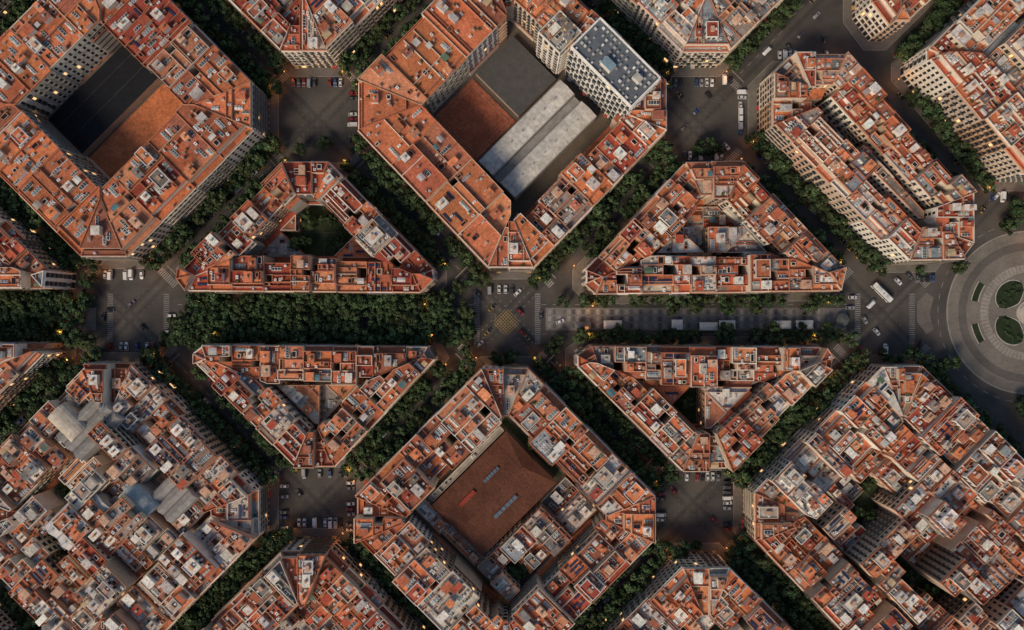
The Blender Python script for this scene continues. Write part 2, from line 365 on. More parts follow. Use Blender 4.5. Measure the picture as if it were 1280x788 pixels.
def building(lot,o,u,n,depth,h,st,name='apartment_building',street=True,back=True):
    if not lot or area(lot)<12: return
    mb=MB(); ang=math.atan2(u[1],u[0])
    oa=o[0]*u[0]+o[1]*u[1]; on=o[0]*n[0]+o[1]*n[1]
    A=lambda p:p[0]*u[0]+p[1]*u[1]-oa
    B=lambda p:p[0]*n[0]+p[1]*n[1]-on
    lot=inset(lot,.015) or lot
    as_=[A(p) for p in lot]; bs=[B(p) for p in lot]; a0,a1=min(as_),max(as_); b0,b1=min(bs),max(bs)
    def cb(p,lo,hi): return clip(clip(p,n[0],n[1],on+hi),-n[0],-n[1],-(on+lo))
    def cA(p,lo,hi): return clip(clip(p,u[0],u[1],oa+hi),-u[0],-u[1],-(oa+lo))
    rc=roofcol(st); wc=jit(R.choice(st.get('walls',WALLC)),.1)
    bk=b1-(R.uniform(0,4)*st.get('rag',1) if back and b1-b0>12 else 0)
    fr=b0
    pcs=[]
    if street and R.random()<st.get('attic',.45) and h>12:
        fr=b0+R.uniform(2,4); pcs.append((cb(lot,b0,fr),h-3.0,jit(rc,.15),'t'))
    D=bk-fr
    if D>11 and a1-a0>7 and R.random()<st.get('well',.65):
        v1=fr+D*R.uniform(.3,.5); v2=v1+R.uniform(2.5,5); 
        hb=h-(R.choice([0,0,0,.6,3,3.1]))
        pcs.append((cb(lot,fr,v1),h,rc,'m'))
        w=R.uniform(2.2,min(5,(a1-a0)*.45)); md=cb(lot,v1,v2)
        if R.random()<.5: pcs.append((cA(md,a0,a1-w),h+R.choice([0,.4]),jit(rc,.15),'m')); wl=cA(md,a1-w,a1)
        else: pcs.append((cA(md,a0+w,a1),h+R.choice([0,.4]),jit(rc,.15),'m')); wl=cA(md,a0,a0+w)
        if wl: mb.prism(wl,0,R.choice([.3,4,7,10]),WALL,wc,ROOF,jit((0.14,0.09,0.07),.2))
        pcs.append((cb(lot,v2,bk),hb,jit(rc,.12) if R.random()<.6 else roofcol(st),'m'))
    elif D>9 and R.random()<.4*st.get('patch',1):
        v1=fr+D*R.uniform(.35,.65)
        pcs.append((cb(lot,fr,v1),h,rc,'m')); pcs.append((cb(lot,v1,bk),h-R.choice([.5,1,3,3]),roofcol(st),'m'))
    else: pcs.append((cb(lot,fr,bk),h,rc,'m'))
    if bk<b1-.6:
        q=cb(lot,bk+.01,b1)
        if q: mb.prism(q,0,R.choice([4,4.5,5,h-6]) if h>14 else 4,WALL,wc,ROOF,roofcol(st))
    pc=jit(R.choice(st.get('par',PARC)),.1); ph=R.uniform(.8,1.3)
    for p,z,c,k in pcs:
        if not p or len(p)<3: continue
        mb.prism(p,0,z,WALL,wc,ROOF,c)
        parapet(mb,p,z,ph*R.uniform(.6,1),R.choice([.2,.25,.3]),pc if R.random()<.8 else jit(R.choice(PARC),.1))
        for a,b_,L,uu,nn in edges(p):
            m=((a[0]+b_[0])/2,(a[1]+b_[1])/2); al=abs(uu[0]*u[0]+uu[1]*u[1])
            if al>.95:
                bm=B(m)
                if bm<b0+.1 : facade(mb,a,b_,0,z,wc,'street' if street else 'rear')
                elif abs(bm-fr)<.1 and fr>b0+.2: facade(mb,a,b_,h-3.0,z,wc,'top')
                elif bm>bk-.1: facade(mb,a,b_,4.5,z,jit(wc),'rear')
        if k=='m' or area(p)>30: clutter(mb,p,z,ang,st,c,wc,st.get('dens',1.0)*(1 if k=='m' else .4))
    mb.build(name); NB[0]+=1
BLOCKS=[]
def split(p,amin,out):
    A=area(p)
    if A<amin*R.uniform(1,2) or A<40: out.append(p); return
    E=edges(p); e=max(E,key=lambda e:e[2]); u=e[3]; vals=[q[0]*u[0]+q[1]*u[1] for q in p]
    lo,hi=min(vals),max(vals); c=lo+(hi-lo)*R.uniform(.38,.62)
    for q in (clip(p,u[0],u[1],c),clip(p,-u[0],-u[1],-c)):
        if q: split(q,amin,out)
def aligned_edge(p):
    return max(edges(p),key=lambda e:e[2])
TREES=[]
def block(px,depth,h,st=None,lotw=13,interior='court',hv=(0,0,.6,-3,3,1.5),trees=True,tree_edges=None,pave=True,stf=None,gard=.3,ah=(4.2,4.8,4.2,6,7.5,10)):
    st=st or {}
    P=ccw([G(q) for q in px]); BLOCKS.append(P); E=edges(P); bi=len(BLOCKS)
    C=[(e[4],e[4][0]*e[0][0]+e[4][1]*e[0][1]) for e in E]
    DP=[depth(e[4]) if callable(depth) else depth for e in E]
    for i,(a,b_,L,u,n) in enumerate(E):
        reg=P; s_,lw=(stf(n) if stf else (st,lotw))
        for j in range(len(E)):
            if j!=i: reg=clip(reg,C[i][0][0]-C[j][0][0],C[i][0][1]-C[j][0][1],C[i][1]-C[j][1])
        reg=clip(reg,n[0],n[1],C[i][1]+DP[i])
        if not reg: continue
        k=max(1,round(L/lw)); cuts=[0]
        for j in range(1,k): cuts.append(L*(j+R.uniform(-.28,.28))/k)
        cuts.append(L); base=a[0]*u[0]+a[1]*u[1]
        for j in range(k):
            lot=clip(clip(reg,u[0],u[1],base+cuts[j+1]+(1e-6 if j<k-1 else 5)),-u[0],-u[1],-(base+cuts[j]-(0 if j else 5)))
            building(lot,a,u,n,DP[i],h+R.choice(hv)+R.uniform(-.3,.3),s_)
    inn=P
    for (nn,c),dp in zip(C,DP): inn=clip(inn,-nn[0],-nn[1],-(c+dp))
    if inn and area(inn)>30:
        mb=MB(); mb.prism(inn,0,.3,PAVE,jit((0.12,0.095,0.075)))
        mb.build('courtyard_paving')
        if interior:
            cells=[]; split(inn,{'court':130,'dense':170}[interior],cells)
            for q in cells:
                e=aligned_edge(q)
                if interior=='dense':
                    r=R.random()
                    if r<.07: garden(q); continue
                    s2=dict(st); s2['grey']=st.get('grey',.1)+.15
                    building(q,e[0],e[3],e[4],99,R.choice([6,9,12,15,18,20,21,22,24,27]),s2,street=False,back=False)
                else:
                    if R.random()<gard: garden(q)
                    else: annex(q,R.choice(ah),st)
    if pave:
        zp=.12+.0041*bi      # every pavement slab lies at its own level
        q=inset(P,-4.6); mb=MB(); mb.prism(q,0,zp,PAVE,jit((0.155,0.135,0.115),.06))
        for a,b_,L,u,n in edges(q):
            zk=zp+.0019
            mb.face([(a[0]+n[0]*.01,a[1]+n[1]*.01,zk),(b_[0]+n[0]*.01,b_[1]+n[1]*.01,zk),(b_[0]+n[0]*.3,b_[1]+n[1]*.3,zk),(a[0]+n[0]*.3,a[1]+n[1]*.3,zk)],PAVE,(0.25,0.225,0.2,1))
        mb.build('pavement')
    if trees:
        for i,(a,b_,L,u,n) in enumerate(E):
            if L<36 or (tree_edges is not None and abs(n[0])<.25): continue
            t=R.uniform(0,2)
            while t<L-.5:
                if R.random()<.96:
                    TREES.append((a[0]+u[0]*t-n[0]*(4.3+R.uniform(-.3,.7)),a[1]+u[1]*t-n[1]*(4.3+R.uniform(-.3,.7)),R.uniform(.85,1.45)))
                t+=R.uniform(4.6,6.2)
    return P,inn
def garden(q):
    mb=MB(); p=inset(q,.4) or q
    mb.prism(p,.29,.45,GRASS,jit((0.045,0.058,0.028),.2)); mb.build('garden_bed')
    c=centroid(q); r=math.sqrt(abs(area(q)))*.28
    for _ in range(R.randint(2,4)):
        x,y=c[0]+R.uniform(-r,r),c[1]+R.uniform(-r,r); TREES.append((x,y,R.uniform(.6,.95),'in'))
def annex(q,h,st,col=None,name='courtyard_annex'):
    q=inset(q,.1) or q
    e=aligned_edge(q); ang=math.atan2(e[3][1],e[3][0]); mb=MB()
    c=col or jit(R.choice(GREY+TER+[(0.25,0.1,0.06),(0.16,0.12,0.09)]),.2); wc=jit(R.choice(WALLC))
    mb.prism(q,.1,h,WALL,wc,ROOF if R.random()<.6 else SHEET,c); parapet(mb,q,h,.5,.3,jit(R.choice(PARC)))
    for a,b_,L,u,n in edges(q):
        if h>5: facade(mb,a,b_,.3,h,wc,'rear')
    clutter(mb,q,h,ang,dict(st,grey=.4,sky=1.6),c,wc,.7)
    mb.build(name)
def octa(cx,cy,ex=175,ey=175,c=27):
    return [(cx+ex,cy-c),(cx+ex,cy+c),(cx+c,cy+ey),(cx-c,cy+ey),(cx-ex,cy+c),(cx-ex,cy-c),(cx-c,cy-ey),(cx+c,cy-ey)]
def stq(s0,s1,t0,t1): return ccw([G(((s+t)/2,(s-t)/2)) for s,t in ((s0,t0),(s1,t0),(s1,t1),(s0,t1))])
def hall(s0,s1,t0,t1,h,rise,strips,col,name,wc=(0.5,0.45,0.4,1),bars=True,base=None):
    "long hall with parallel gabled sheet roofs; ridges run along t (up-right diagonal)"
    q=[G(((s+t)/2,(s-t)/2)) for s,t in ((s0,t0),(s0,t1),(s1,t1),(s1,t0))]
    mb=MB(); mb.prism(ccw(q),.1,h,WALL,wc,SHEET,base or tuple(x*.5 for x in col[:3])+(1,))
    u=(q[1][0]-q[0][0],q[1][1]-q[0][1]); L=math.hypot(*u); u=(u[0]/L,u[1]/L); v=(q[3][0]-q[0][0],q[3][1]-q[0][1]); W=math.hypot(*v); v=(v[0]/W,v[1]/W)
    ang=math.atan2(u[1],u[0]); w=W/strips
    for k in range(strips):
        m=(k+.5)*w; cx,cy=q[0][0]+u[0]*L/2+v[0]*m,q[0][1]+u[1]*L/2+v[1]*m
        ns=max(3,int(L/2.6))
        for g_ in range(ns):
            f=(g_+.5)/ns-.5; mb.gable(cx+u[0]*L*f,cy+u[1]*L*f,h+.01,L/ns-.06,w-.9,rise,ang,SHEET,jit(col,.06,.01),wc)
        if bars:
            t=3
            while t<L-2:
                x,y=q[0][0]+u[0]*t+v[0]*m,q[0][1]+u[1]*t+v[1]*m
                mb.box(x,y,h+rise-.1,.9,.6,.4,ang,METAL,jit((0.3,0.3,0.3),.3)); t+=7.5
    return mb.build(name)
def hip(q,h,rise,col,name,tk=.9):
    mb=MB(); wc=jit((0.45,0.32,0.23)); mb.prism(q,.1,h,WALL,wc,ROOF,col)
    e=[(q[i],q[(i+1)%4]) for i in range(4)]; L=[math.hypot(b_[0]-a[0],b_[1]-a[1]) for a,b_ in e]
    i0=0 if L[0]>=L[1] else 1; Q=q[i0:]+q[:i0]; LL,W=max(L),min(L[0],L[1])
    Q=inset(Q,-.6); LL+=1.2; W+=1.2
    m0=((Q[0][0]+Q[3][0])/2,(Q[0][1]+Q[3][1])/2); m1=((Q[1][0]+Q[2][0])/2,(Q[1][1]+Q[2][1])/2)
    t=.5*W/LL*tk; r0=(m0[0]+(m1[0]-m0[0])*t,m0[1]+(m1[1]-m0[1])*t,h+rise); r1=(m1[0]+(m0[0]-m1[0])*t,m1[1]+(m0[1]-m1[1])*t,h+rise)
    z=h+.02; V=[(p[0],p[1],z) for p in Q]
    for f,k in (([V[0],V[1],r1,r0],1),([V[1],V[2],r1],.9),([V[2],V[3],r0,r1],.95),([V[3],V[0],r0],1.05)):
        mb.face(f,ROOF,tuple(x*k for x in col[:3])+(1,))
    mb.tube(r0,r1,.22,.22,6,ROOF,jit(col,.1))
    u=Vector((m1[0]-m0[0],m1[1]-m0[1],0)).normalized(); ang=math.atan2(u.y,u.x)
    k=LL*t+.5
    while k<LL*(1-t):
        for side in (0,1):
            a=Vector((Q[0][0],Q[0][1],z)) if side==0 else Vector((Q[3][0],Q[3][1],z))
            p=a+u*k; f=(k-LL*t)/(LL*(1-2*t)); rr=Vector(r0).lerp(Vector(r1),f)
            mb.tube(tuple(p),tuple(rr),.09,.09,3,ROOF,jit(tuple(x*.8 for x in col[:3]),.3))
        k+=1.1
    for side,fr,ln,wd,cc,mt in ((0,.5,.3,1.8,(0.1,0.13,0.16,1),GLASS),(1,.3,.2,2.2,(0.24,0.045,0.03,1),ROOF),(1,.62,.2,1.6,(0.1,0.13,0.16,1),GLASS)):
        a=Vector((Q[0][0],Q[0][1],z)) if side==0 else Vector((Q[3][0],Q[3][1],z))
        base=a+u*(LL*fr); top=Vector(r0).lerp(Vector(r1),(fr-t)/(1-2*t)); c=base.lerp(top,.55)
        nseg=6 if mt==GLASS else 1
        for s_ in range(nseg):
            o_=(s_+.5)/nseg-.5; mb.box(c.x+u.x*LL*ln*o_,c.y+u.y*LL*ln*o_,c.z-.2,LL*ln/nseg-.25,wd,1.0,ang,WALL,(0.2,0.07,0.045,1),mt,cc)
    return mb.build(name)
# ---------------------------------------------------------------- blocks
OPAR=[(0.54,0.21,0.11),(0.5,0.19,0.1),(0.58,0.43,0.32),(0.48,0.25,0.15)]
A_ST=dict(red=.06,grey=.02,attic=.7,sky=2.4,well=.25,dens=.5,patch=.45,pent=.1,rag=.3,par=OPAR,walls=[(0.52,0.45,0.37),(0.57,0.5,0.42),(0.47,0.39,0.31)])
block(octa(162,150),30,24,A_ST,lotw=23,interior=None,hv=(0,0,0,.3))
def pad(q,z,mat,col,name,lines=None):
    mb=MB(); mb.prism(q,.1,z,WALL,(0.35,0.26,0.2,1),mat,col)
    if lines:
        for k in (.6,1.4):
            o=inset(q,k*2); i=inset(q,k*2+.12)
            if o and i:
                for a in range(len(o)):
                    b_=(a+1)%len(o); mb.face([(o[a][0],o[a][1],z+.012),(o[b_][0],o[b_][1],z+.012),(i[b_][0],i[b_][1],z+.012),(i[a][0],i[a][1],z+.012)],RPAINT,lines)
    mb.build(name)
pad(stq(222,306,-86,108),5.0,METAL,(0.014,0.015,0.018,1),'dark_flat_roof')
pad(stq(310,392,-86,108),.6,ROOF,(0.5,0.165,0.07,1),'playground_court')
mb=MB()
for k in range(2):
    q=stq(244+k*30,244+k*30+1,-80,104); mb.prism(q,5.02,5.3,METAL,(0.05,0.05,0.052,1))
mb.build('roof_ridge_beams')
C_ST=dict(red=.08,grey=.16,attic=.3,sky=.8,well=.5,dens=.9,patch=.8)
C_PL=dict(red=.03,grey=0,attic=.2,sky=.6,well=.12,dens=.35,patch=.4,pent=0,rag=.2,par=OPAR)
Cpoly=[(460,120),(460,178),(612,338),(665,338),(820,178),(820,120),(660,-28),(605,-28)]
block(Cpoly,lambda n:(30 if n[0]>.3 else 22),23,C_ST,interior=None,stf=lambda n:((C_PL,20) if n[0]>.3 else (C_ST,13)),hv=(0,0,.5,-.5,1.5))
LG=(0.62,0.58,0.51,1)
hall(806,842,392,590,10,1.0,1,LG,'school_hall'); hall(858,896,392,590,10,1.0,1,LG,'school_hall')
pad(stq(843,857,392,590),7,SHEET,(0.3,0.28,0.26,1),'hall_gutter_roof')
pad(stq(690,797,392,492),.8,ROOF,(0.4,0.12,0.06,1),'playground_court',(0.45,0.36,0.3,1))
pad(stq(690,797,500,592),4,METAL,(0.085,0.08,0.075,1),'courtyard_deck')
mb=MB(); q=stq(800,935,612,678); wc=(0.68,0.64,0.58,1)
mb.prism(q,0,35,WALL,wc,METAL,(0.12,0.135,0.15,1)); parapet(mb,q,35,1.2,.5,(0.72,0.69,0.63,1))
for a,b_,L,u,n in edges(q): facade(mb,a,b_,0,35,wc,'street')
e=edges(q)[0]; ang=math.atan2(e[3][1],e[3][0])
for i in range(15):
    for j in range(6):
        s=807+i*8.6+R.uniform(-1,1); t=618+j*10.5+R.uniform(-1,1)
        if R.random()<.75:
            x,y=G(((s+t)/2,(s-t)/2)); mb.box(x,y,35,R.uniform(.8,1.5),.9,R.uniform(.5,1.2),ang,METAL,jit((0.5,0.47,0.43),.5))
x,y=G(((862+632)/2,(862-632)/2)); mb.box(x,y,35,6,4,3.5,ang,WALL,(0.6,0.55,0.48,1),SHEET,(0.22,0.32,0.37,1))
x,y=G(((910+650)/2,(910-650)/2)); mb.box(x,y,35,4,3,3,ang,WALL,(0.6,0.55,0.48,1),SHEET,(0.5,0.46,0.4,1))
mb.build('office_tower')
mb=MB(); q=stq(740,790,600,650); wc=(0.64,0.59,0.51,1); mb.prism(q,0,28,WALL,wc,SHEET,(0.4,0.36,0.31,1)); parapet(mb,q,28,1,.4,wc)
for a,b_,L,u,n in edges(q): facade(mb,a,b_,0,28,wc,'rear')
clutter(mb,q,28,ang,dict(sky=2,grey=.8,patch=.3),wc,wc,1.5); mb.build('apartment_building')
st_or=dict(red=.2,grey=.15,patch=.8); st_red=dict(red=.5,grey=.1,dens=1.0,patch=.7); st_mix=dict(red=.22,grey=.24,dens=1.15,well=.7)
F=[(249,339),(371,215),(425,215),(547,340),(547,352),(532,367),(257,365),(247,352)]
Gp=[(727,342),(846,214),(912,213),(1032,338),(1026,365),(740,369),(727,357)]
Hp=[(262,452),(262,440),(275,430),(540,432),(548,446),(430,573),(383,573)]
Ip=[(718,442),(735,431),(1010,433),(1018,445),(1016,458),(897,577),(841,577),(718,455)]
block(F,17,21,st_red,lotw=12,tree_edges=1,gard=.5)
block(Gp,19,21,st_mix,lotw=11,tree_edges=1,gard=.2,ah=(6,9,12,15))
block(Hp,19,20,st_or,lotw=12,tree_edges=1,gard=.15,ah=(6,9,12))
block(Ip,19,20,st_mix,lotw=11,tree_edges=1,gard=.15,ah=(6,9,12,15))
block([(946,112),(970,88),(1030,88),(1177,252),(1177,310),(1163,329),(1102,330),(946,172)],20,23,dict(st_mix,rag=1.7,grey=.28),lotw=13,interior='court',gard=.15,ah=(6,9,12,15,18))
block([(1125,97),(1125,85),(1230,-20),(1300,-20),(1400,80),(1400,110),(1275,228),(1235,228)],22,24,dict(red=.3,grey=.36,dens=1.2),lotw=17,interior='dense')
block([(1065,25),(1085,52),(1102,52),(1155,0),(1240,-90),(1150,-150),(1065,-60)],18,21,st_mix)
block(octa(162,630,175,178),26,20,dict(red=.1,grey=.43,dens=1.3),lotw=12,interior='dense',hv=(0,-2,1,2,-3,-5,-6))
block(octa(632,633,175,176),24,22,dict(red=.1,grey=.12,sky=2.1,patch=.7,dens=.9),lotw=13,interior=None)
cells=[]; split(stq(1300,1376,-105,112),150,cells); split(stq(1152,1298,-110,-86),120,cells); split(stq(1152,1298,98,112),120,cells)
for q in cells:
    if R.random()<.15: garden(q)
    else: annex(q,R.choice([4,6,8,12,15]),st_mix)
hip(stq(1170,1290,-82,94),9,2.4,(0.125,0.05,0.031,1),'market_hall',.35)
annex(stq(1155,1167,-82,94),5,st_or)
block([(928,605),(1075,455),(1129,455),(1330,650),(1330,720),(1190,860),(1120,860),(928,660)],27,20,dict(red=.25,grey=.24,dens=1.4,walls=WALLC+[(0.68,0.48,0.34)]),lotw=11,interior='dense',hv=(0,-2,1,2,-3,-5))
block(octa(397,-90),26,22,dict(red=.2,grey=.4),lotw=14,interior='dense')
block(octa(867,-90),26,23,dict(red=.05,grey=.85,walls=[(0.66,0.57,0.46),(0.62,0.52,0.4)]),lotw=18,interior='dense')
block(octa(397,850,180,178),24,22,dict(red=.3,grey=.35),lotw=13)
block(octa(867,865),24,21,st_or,lotw=12)
block([(96,342),(94,362),(-240,362),(-100,215),(-30,215)],20,20,st_red,tree_edges=1)
block([(84,428),(84,440),(-40,565),(-110,565),(-240,428)],20,20,dict(red=.2,grey=.2),tree_edges=1)
block(octa(-73,870),24,20,st_mix); block(octa(-73,-90),24,20,st_or)
block([(1285,290),(1305,262),(1400,262),(1400,290)],12,18,st_or,trees=False,lotw=12,pave=False)
block([(1320,500),(1400,495),(1420,570),(1390,570)],14,20,st_mix,trees=False,pave=False)
def Rm(s,t): return G(((s+t)/2,(s-t)/2))
hall(640,700,-430,-335,21,1.6,3,(0.3,0.28,0.25,1),'factory_hall',bars=False)
hall(735,795,-545,-490,23,1.6,2,(0.66,0.63,0.58,1),'white_hall',bars=True)
hall(755,795,-488,-452,20.5,1.2,1,(0.66,0.64,0.59,1),'white_hall',bars=True)
hall(820,880,-400,-340,20,1.2,3,(0.33,0.3,0.27,1),'workshop_hall',bars=False)
def vault(s,t,col,base):
    mb=MB(); cx,cy=Rm(s,t); ang=math.pi/4
    mb.box(cx,cy,0,11,16,21,ang,WALL,base); 
    ca,sa=math.cos(ang),math.sin(ang); K=10
    T=lambda x,y,z:(cx+x*ca-y*sa,cy+x*sa+y*ca,z)
    for k in range(K):
        t0,t1=math.pi*k/K,math.pi*(k+1)/K
        x0,z0,x1,z1=5.5*math.cos(t0),21.02+2.6*math.sin(t0),5.5*math.cos(t1),21.02+2.6*math.sin(t1)
        for g_ in range(6): mb.face([T(x0,-8+g_*2.667,z0),T(x0,-8+(g_+1)*2.667,z0),T(x1,-8+(g_+1)*2.667,z1),T(x1,-8+g_*2.667,z1)],SHEET,jit(col,.05,.01))
    for y in (-8,8): mb.face([T(5.5*math.cos(math.pi*k/K),y,21.02+2.6*math.sin(math.pi*k/K)) for k in range(K+1)],WALL,base)
    mb.build('vaulted_building')
vault(640,-400,(0.5,0.43,0.34,1),(0.5,0.42,0.33,1)); vault(815,-410,(0.36,0.4,0.39,1),(0.45,0.42,0.38,1))
# ---------------------------------------------------------------- ground
mb=MB(); mb.face([(-3000,-3000,0),(3000,-3000,0),(3000,3000,0),(-3000,3000,0)],0,(0,0,0,1))
g=mb.build('ground',(0,0,0)); g.data.materials.clear(); g.data.materials.append(M_ASPH); g.data.polygons[0].material_index=0
for (x0,x1) in ((235,585),(682,1058),(-240,120)):
    y0,y1=385,413
    mb=MB(); q=ccw([G(p) for p in ((x0,y0),(x1,y0),(x1,y1),(x0,y1))])
    mb.prism(q,0,.13,PAVE,(0.19,0.17,0.15,1))
    x=x0+3
    while x<x1-5:
        for y in (y0+2,y0+10.5,y0+19):
            if R.random()<.85:
                p=ccw([G(r) for r in ((x,y),(x+4,y),(x+4,y+6.5),(x,y+6.5))]); mb.face([(a,b_,.137) for a,b_ in p],PAVE,jit((0.12,0.11,0.1) if (int(x/6)%2) else (0.28,0.255,0.225),.2))
        x+=6
    mb.build('promenade')
def inblk(x,y,mrg=1.0): return any(inside(P,x,y,-mrg) for P in BLOCKS)
# ---------------------------------------------------------------- trees
def make_tree(seed,rad=3.6,ht=10.5):
    r=random.Random(seed); mb=MB(); bark=(0.1,0.085,0.065,1)
    mb.tube((0,0,0),(r.uniform(-.2,.2),r.uniform(-.2,.2),3.6),.26,.18,8,WALL,bark)
    lobes=[]
    for k in range(18):
        a=r.uniform(0,6.283); rr=rad*math.sqrt(r.random())*.88; z=ht-2.0-r.uniform(0,3.6)-1.3*(rr/rad)**2
        lobes.append((rr*math.cos(a),rr*math.sin(a)*r.uniform(.85,1.1),z,r.uniform(.85,1.5)))
    for x,y,z,q in lobes[:7]: mb.tube((0,0,3.5),(x*.9,y*.9,z-.3),.12,.03,5,WALL,bark)
    base=(0.045,0.068,0.029); hb=r.uniform(-.15,.18)
    for x,y,z,q in lobes:
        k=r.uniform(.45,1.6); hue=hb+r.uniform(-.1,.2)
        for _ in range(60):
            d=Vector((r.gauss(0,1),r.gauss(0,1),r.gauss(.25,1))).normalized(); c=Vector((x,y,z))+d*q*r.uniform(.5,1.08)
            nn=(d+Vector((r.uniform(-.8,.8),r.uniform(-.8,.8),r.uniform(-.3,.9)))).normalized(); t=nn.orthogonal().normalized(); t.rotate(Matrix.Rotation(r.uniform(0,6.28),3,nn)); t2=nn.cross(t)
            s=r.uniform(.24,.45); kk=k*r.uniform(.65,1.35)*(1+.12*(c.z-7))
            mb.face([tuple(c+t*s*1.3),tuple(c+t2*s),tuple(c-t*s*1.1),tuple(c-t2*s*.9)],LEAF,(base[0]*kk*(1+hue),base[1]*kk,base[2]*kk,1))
    return mb.mesh('plane_tree_mesh')
TM=[make_tree(s) for s in range(10)]
for x0,x1,rows,sp,pr in ((228,592,(373,385,399,413,425),5.2,.95),(-200,122,(373,385,399,413,424),5.2,.95),(728,1052,(375,),6.0,.9),(722,1058,(421,),6.0,.88),(735,1040,(385,411),13,.5)):
    for y in rows:
        x=x0+R.uniform(0,8)
        while x<x1:
            if R.random()<pr: gx,gy=G((x,y+R.uniform(-1.5,1.5))); TREES.append((gx,gy,R.uniform(.85,1.3) if x<600 else R.uniform(.75,1.05)))
            x+=sp/.4*R.uniform(.85,1.15)
for p in [(703,377),(688,435),(676,345),(668,352),(590,352),(585,440),(628,452),(645,455),(567,470),(1130,440),(1145,340),(1200,452),(1215,460),(1190,350),(1250,285),(1195,435),(1180,452),(1225,470),(1240,480),(1255,490),(1270,300),(1245,310),(1210,340),(1225,330),(190,440),(215,425),(118,350),(130,440),(870,190),(880,185),(895,190),(380,190),(408,182),(640,445),(655,460),(1265,262),(1275,470),(1262,455),(845,695),(860,692),(875,690),(890,697),(850,680),(868,678),(385,684),(408,684),(618,446),(604,350),(575,360),(698,425),(1100,443),(1112,450),(1148,452),(1165,458),(1235,320),(1190,335),(1268,505),(1278,520),(1285,490),(1290,505),(1275,285),(1262,275),(1285,540),(1270,490)]:
    x,y=G(p); TREES.append((x,y,R.uniform(.75,1.2)))
nt_=0
RC=G((1285,391))
for t in TREES:
    if len(t)==3 and inblk(t[0],t[1],1.2): continue
    if len(t)==3 and math.hypot(t[0]-RC[0],t[1]-RC[1])<43: continue
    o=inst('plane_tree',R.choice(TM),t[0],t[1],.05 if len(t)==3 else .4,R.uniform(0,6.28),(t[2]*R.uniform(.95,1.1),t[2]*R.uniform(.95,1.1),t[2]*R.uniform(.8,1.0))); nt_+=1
# ---------------------------------------------------------------- roundabout
rc=RC
def ring(mb,r0,r1,a0,a1,z,mat,col,n=40):
    for k in range(n):
        t0=math.radians(a0+(a1-a0)*k/n); t1=math.radians(a0+(a1-a0)*(k+1)/n)
        P=lambda r,t:(rc[0]+r*math.cos(t),rc[1]+r*math.sin(t),z)
        mb.face([P(r0,t0),P(r1,t0),P(r1,t1),P(r0,t1)],mat,col)
def disc(n,r): return [(rc[0]+r*math.cos(2*math.pi*k/n),rc[1]+r*math.sin(2*math.pi*k/n)) for k in range(n)]
mb=MB(); mb.prism(disc(96,41),0,.131,PAVE,(0.17,0.15,0.125,1)); ring(mb,40.3,40.8,0,360,.142,PAVE,(0.28,0.25,0.22,1),96)
ring(mb,31,35,0,360,.142,PAVE,(0.11,0.097,0.085,1),96)
ring(mb,20,24,0,360,.142,PAVE,(0.27,0.24,0.2,1),96)
for k in range(72): 
    a=k*5; ring(mb,20.5,24-.01,a,a+.7,.15,PAVE,(0.14,0.125,0.105,1),1)
mb.build('plaza_paving')
mb=MB(); 
for sgn in (0,1,2,3):
    a0=(102,188,10,280)[sgn]; a1=(170,258,78,348)[sgn]; n=24
    def rr_(f): b_=math.sin(math.pi*min(max(f,.02),.98))**.5; return 12.5-5.5*b_,13.5+5.5*b_
    for k in range(n):
        f0,f1=k/n,(k+1)/n
        i0,o0=rr_(f0); i1,o1=rr_(f1); t0=math.radians(a0+(a1-a0)*f0); t1=math.radians(a0+(a1-a0)*f1)
        P=lambda r,t,z:(rc[0]+r*math.cos(t),rc[1]+r*math.sin(t),z)
        mb.face([P(i0,t0,.3),P(o0,t0,.3),P(o1,t1,.3),P(i1,t1,.3)],GRASS,(0.026,0.038,0.02,1))
        mb.face([P(o0,t0,.34),P(o0+.6,t0,.34),P(o1+.6,t1,.34),P(o1,t1,.34)],PAVE,(0.38,0.35,0.3,1))
        mb.face([P(i0-.6,t0,.34),P(i0,t0,.34),P(i1,t1,.34),P(i1-.6,t1,.34)],PAVE,(0.38,0.35,0.3,1))
for a,b_ in ((148,168),(192,212)):
    ring(mb,26,29,a,b_,.3,GRASS,(0.026,0.038,0.02,1),24); ring(mb,29,29.5,a,b_,.34,PAVE,(0.38,0.35,0.3,1),24); ring(mb,25.5,26,a,b_,.34,PAVE,(0.38,0.35,0.3,1),24)
mb.build('lawn')
mb=MB()
for a in (110,125,140,160,200,220,235,250):
    for k in range(4):
        t=math.radians(a+R.uniform(-5,5)); r_=R.uniform(11,16); bx,by=rc[0]+r_*math.cos(t),rc[1]+r_*math.sin(t)
        for _ in range(50):
            d=Vector((R.gauss(0,1),R.gauss(0,1),abs(R.gauss(0,1)))).normalized(); C=Vector((bx,by,.35))+d*R.uniform(.5,1.1); t1=d.orthogonal().normalized()*.22; t2=d.cross(t1)
            mb.face([tuple(C+t1),tuple(C+t2),tuple(C-t1),tuple(C-t2)],LEAF,jit((0.045,0.07,0.028),.4))
mb.build('shrubs')
mb=MB(); mb.cyl(rc[0],rc[1],.13,6,6,.4,24,WALL,(0.4,0.36,0.3,1)); mb.cyl(rc[0],rc[1],.53,4.5,4.5,.4,24,WALL,(0.42,0.38,0.32,1))
mb.cyl(rc[0],rc[1],.93,2.6,2.2,4,8,WALL,(0.42,0.38,0.32,1)); mb.cyl(rc[0],rc[1],4.93,1,.8,11,16,WALL,(0.4,0.36,0.3,1)); mb.cyl(rc[0],rc[1],15.93,1.4,1.4,.5,16,WALL,(0.42,0.38,0.32,1))
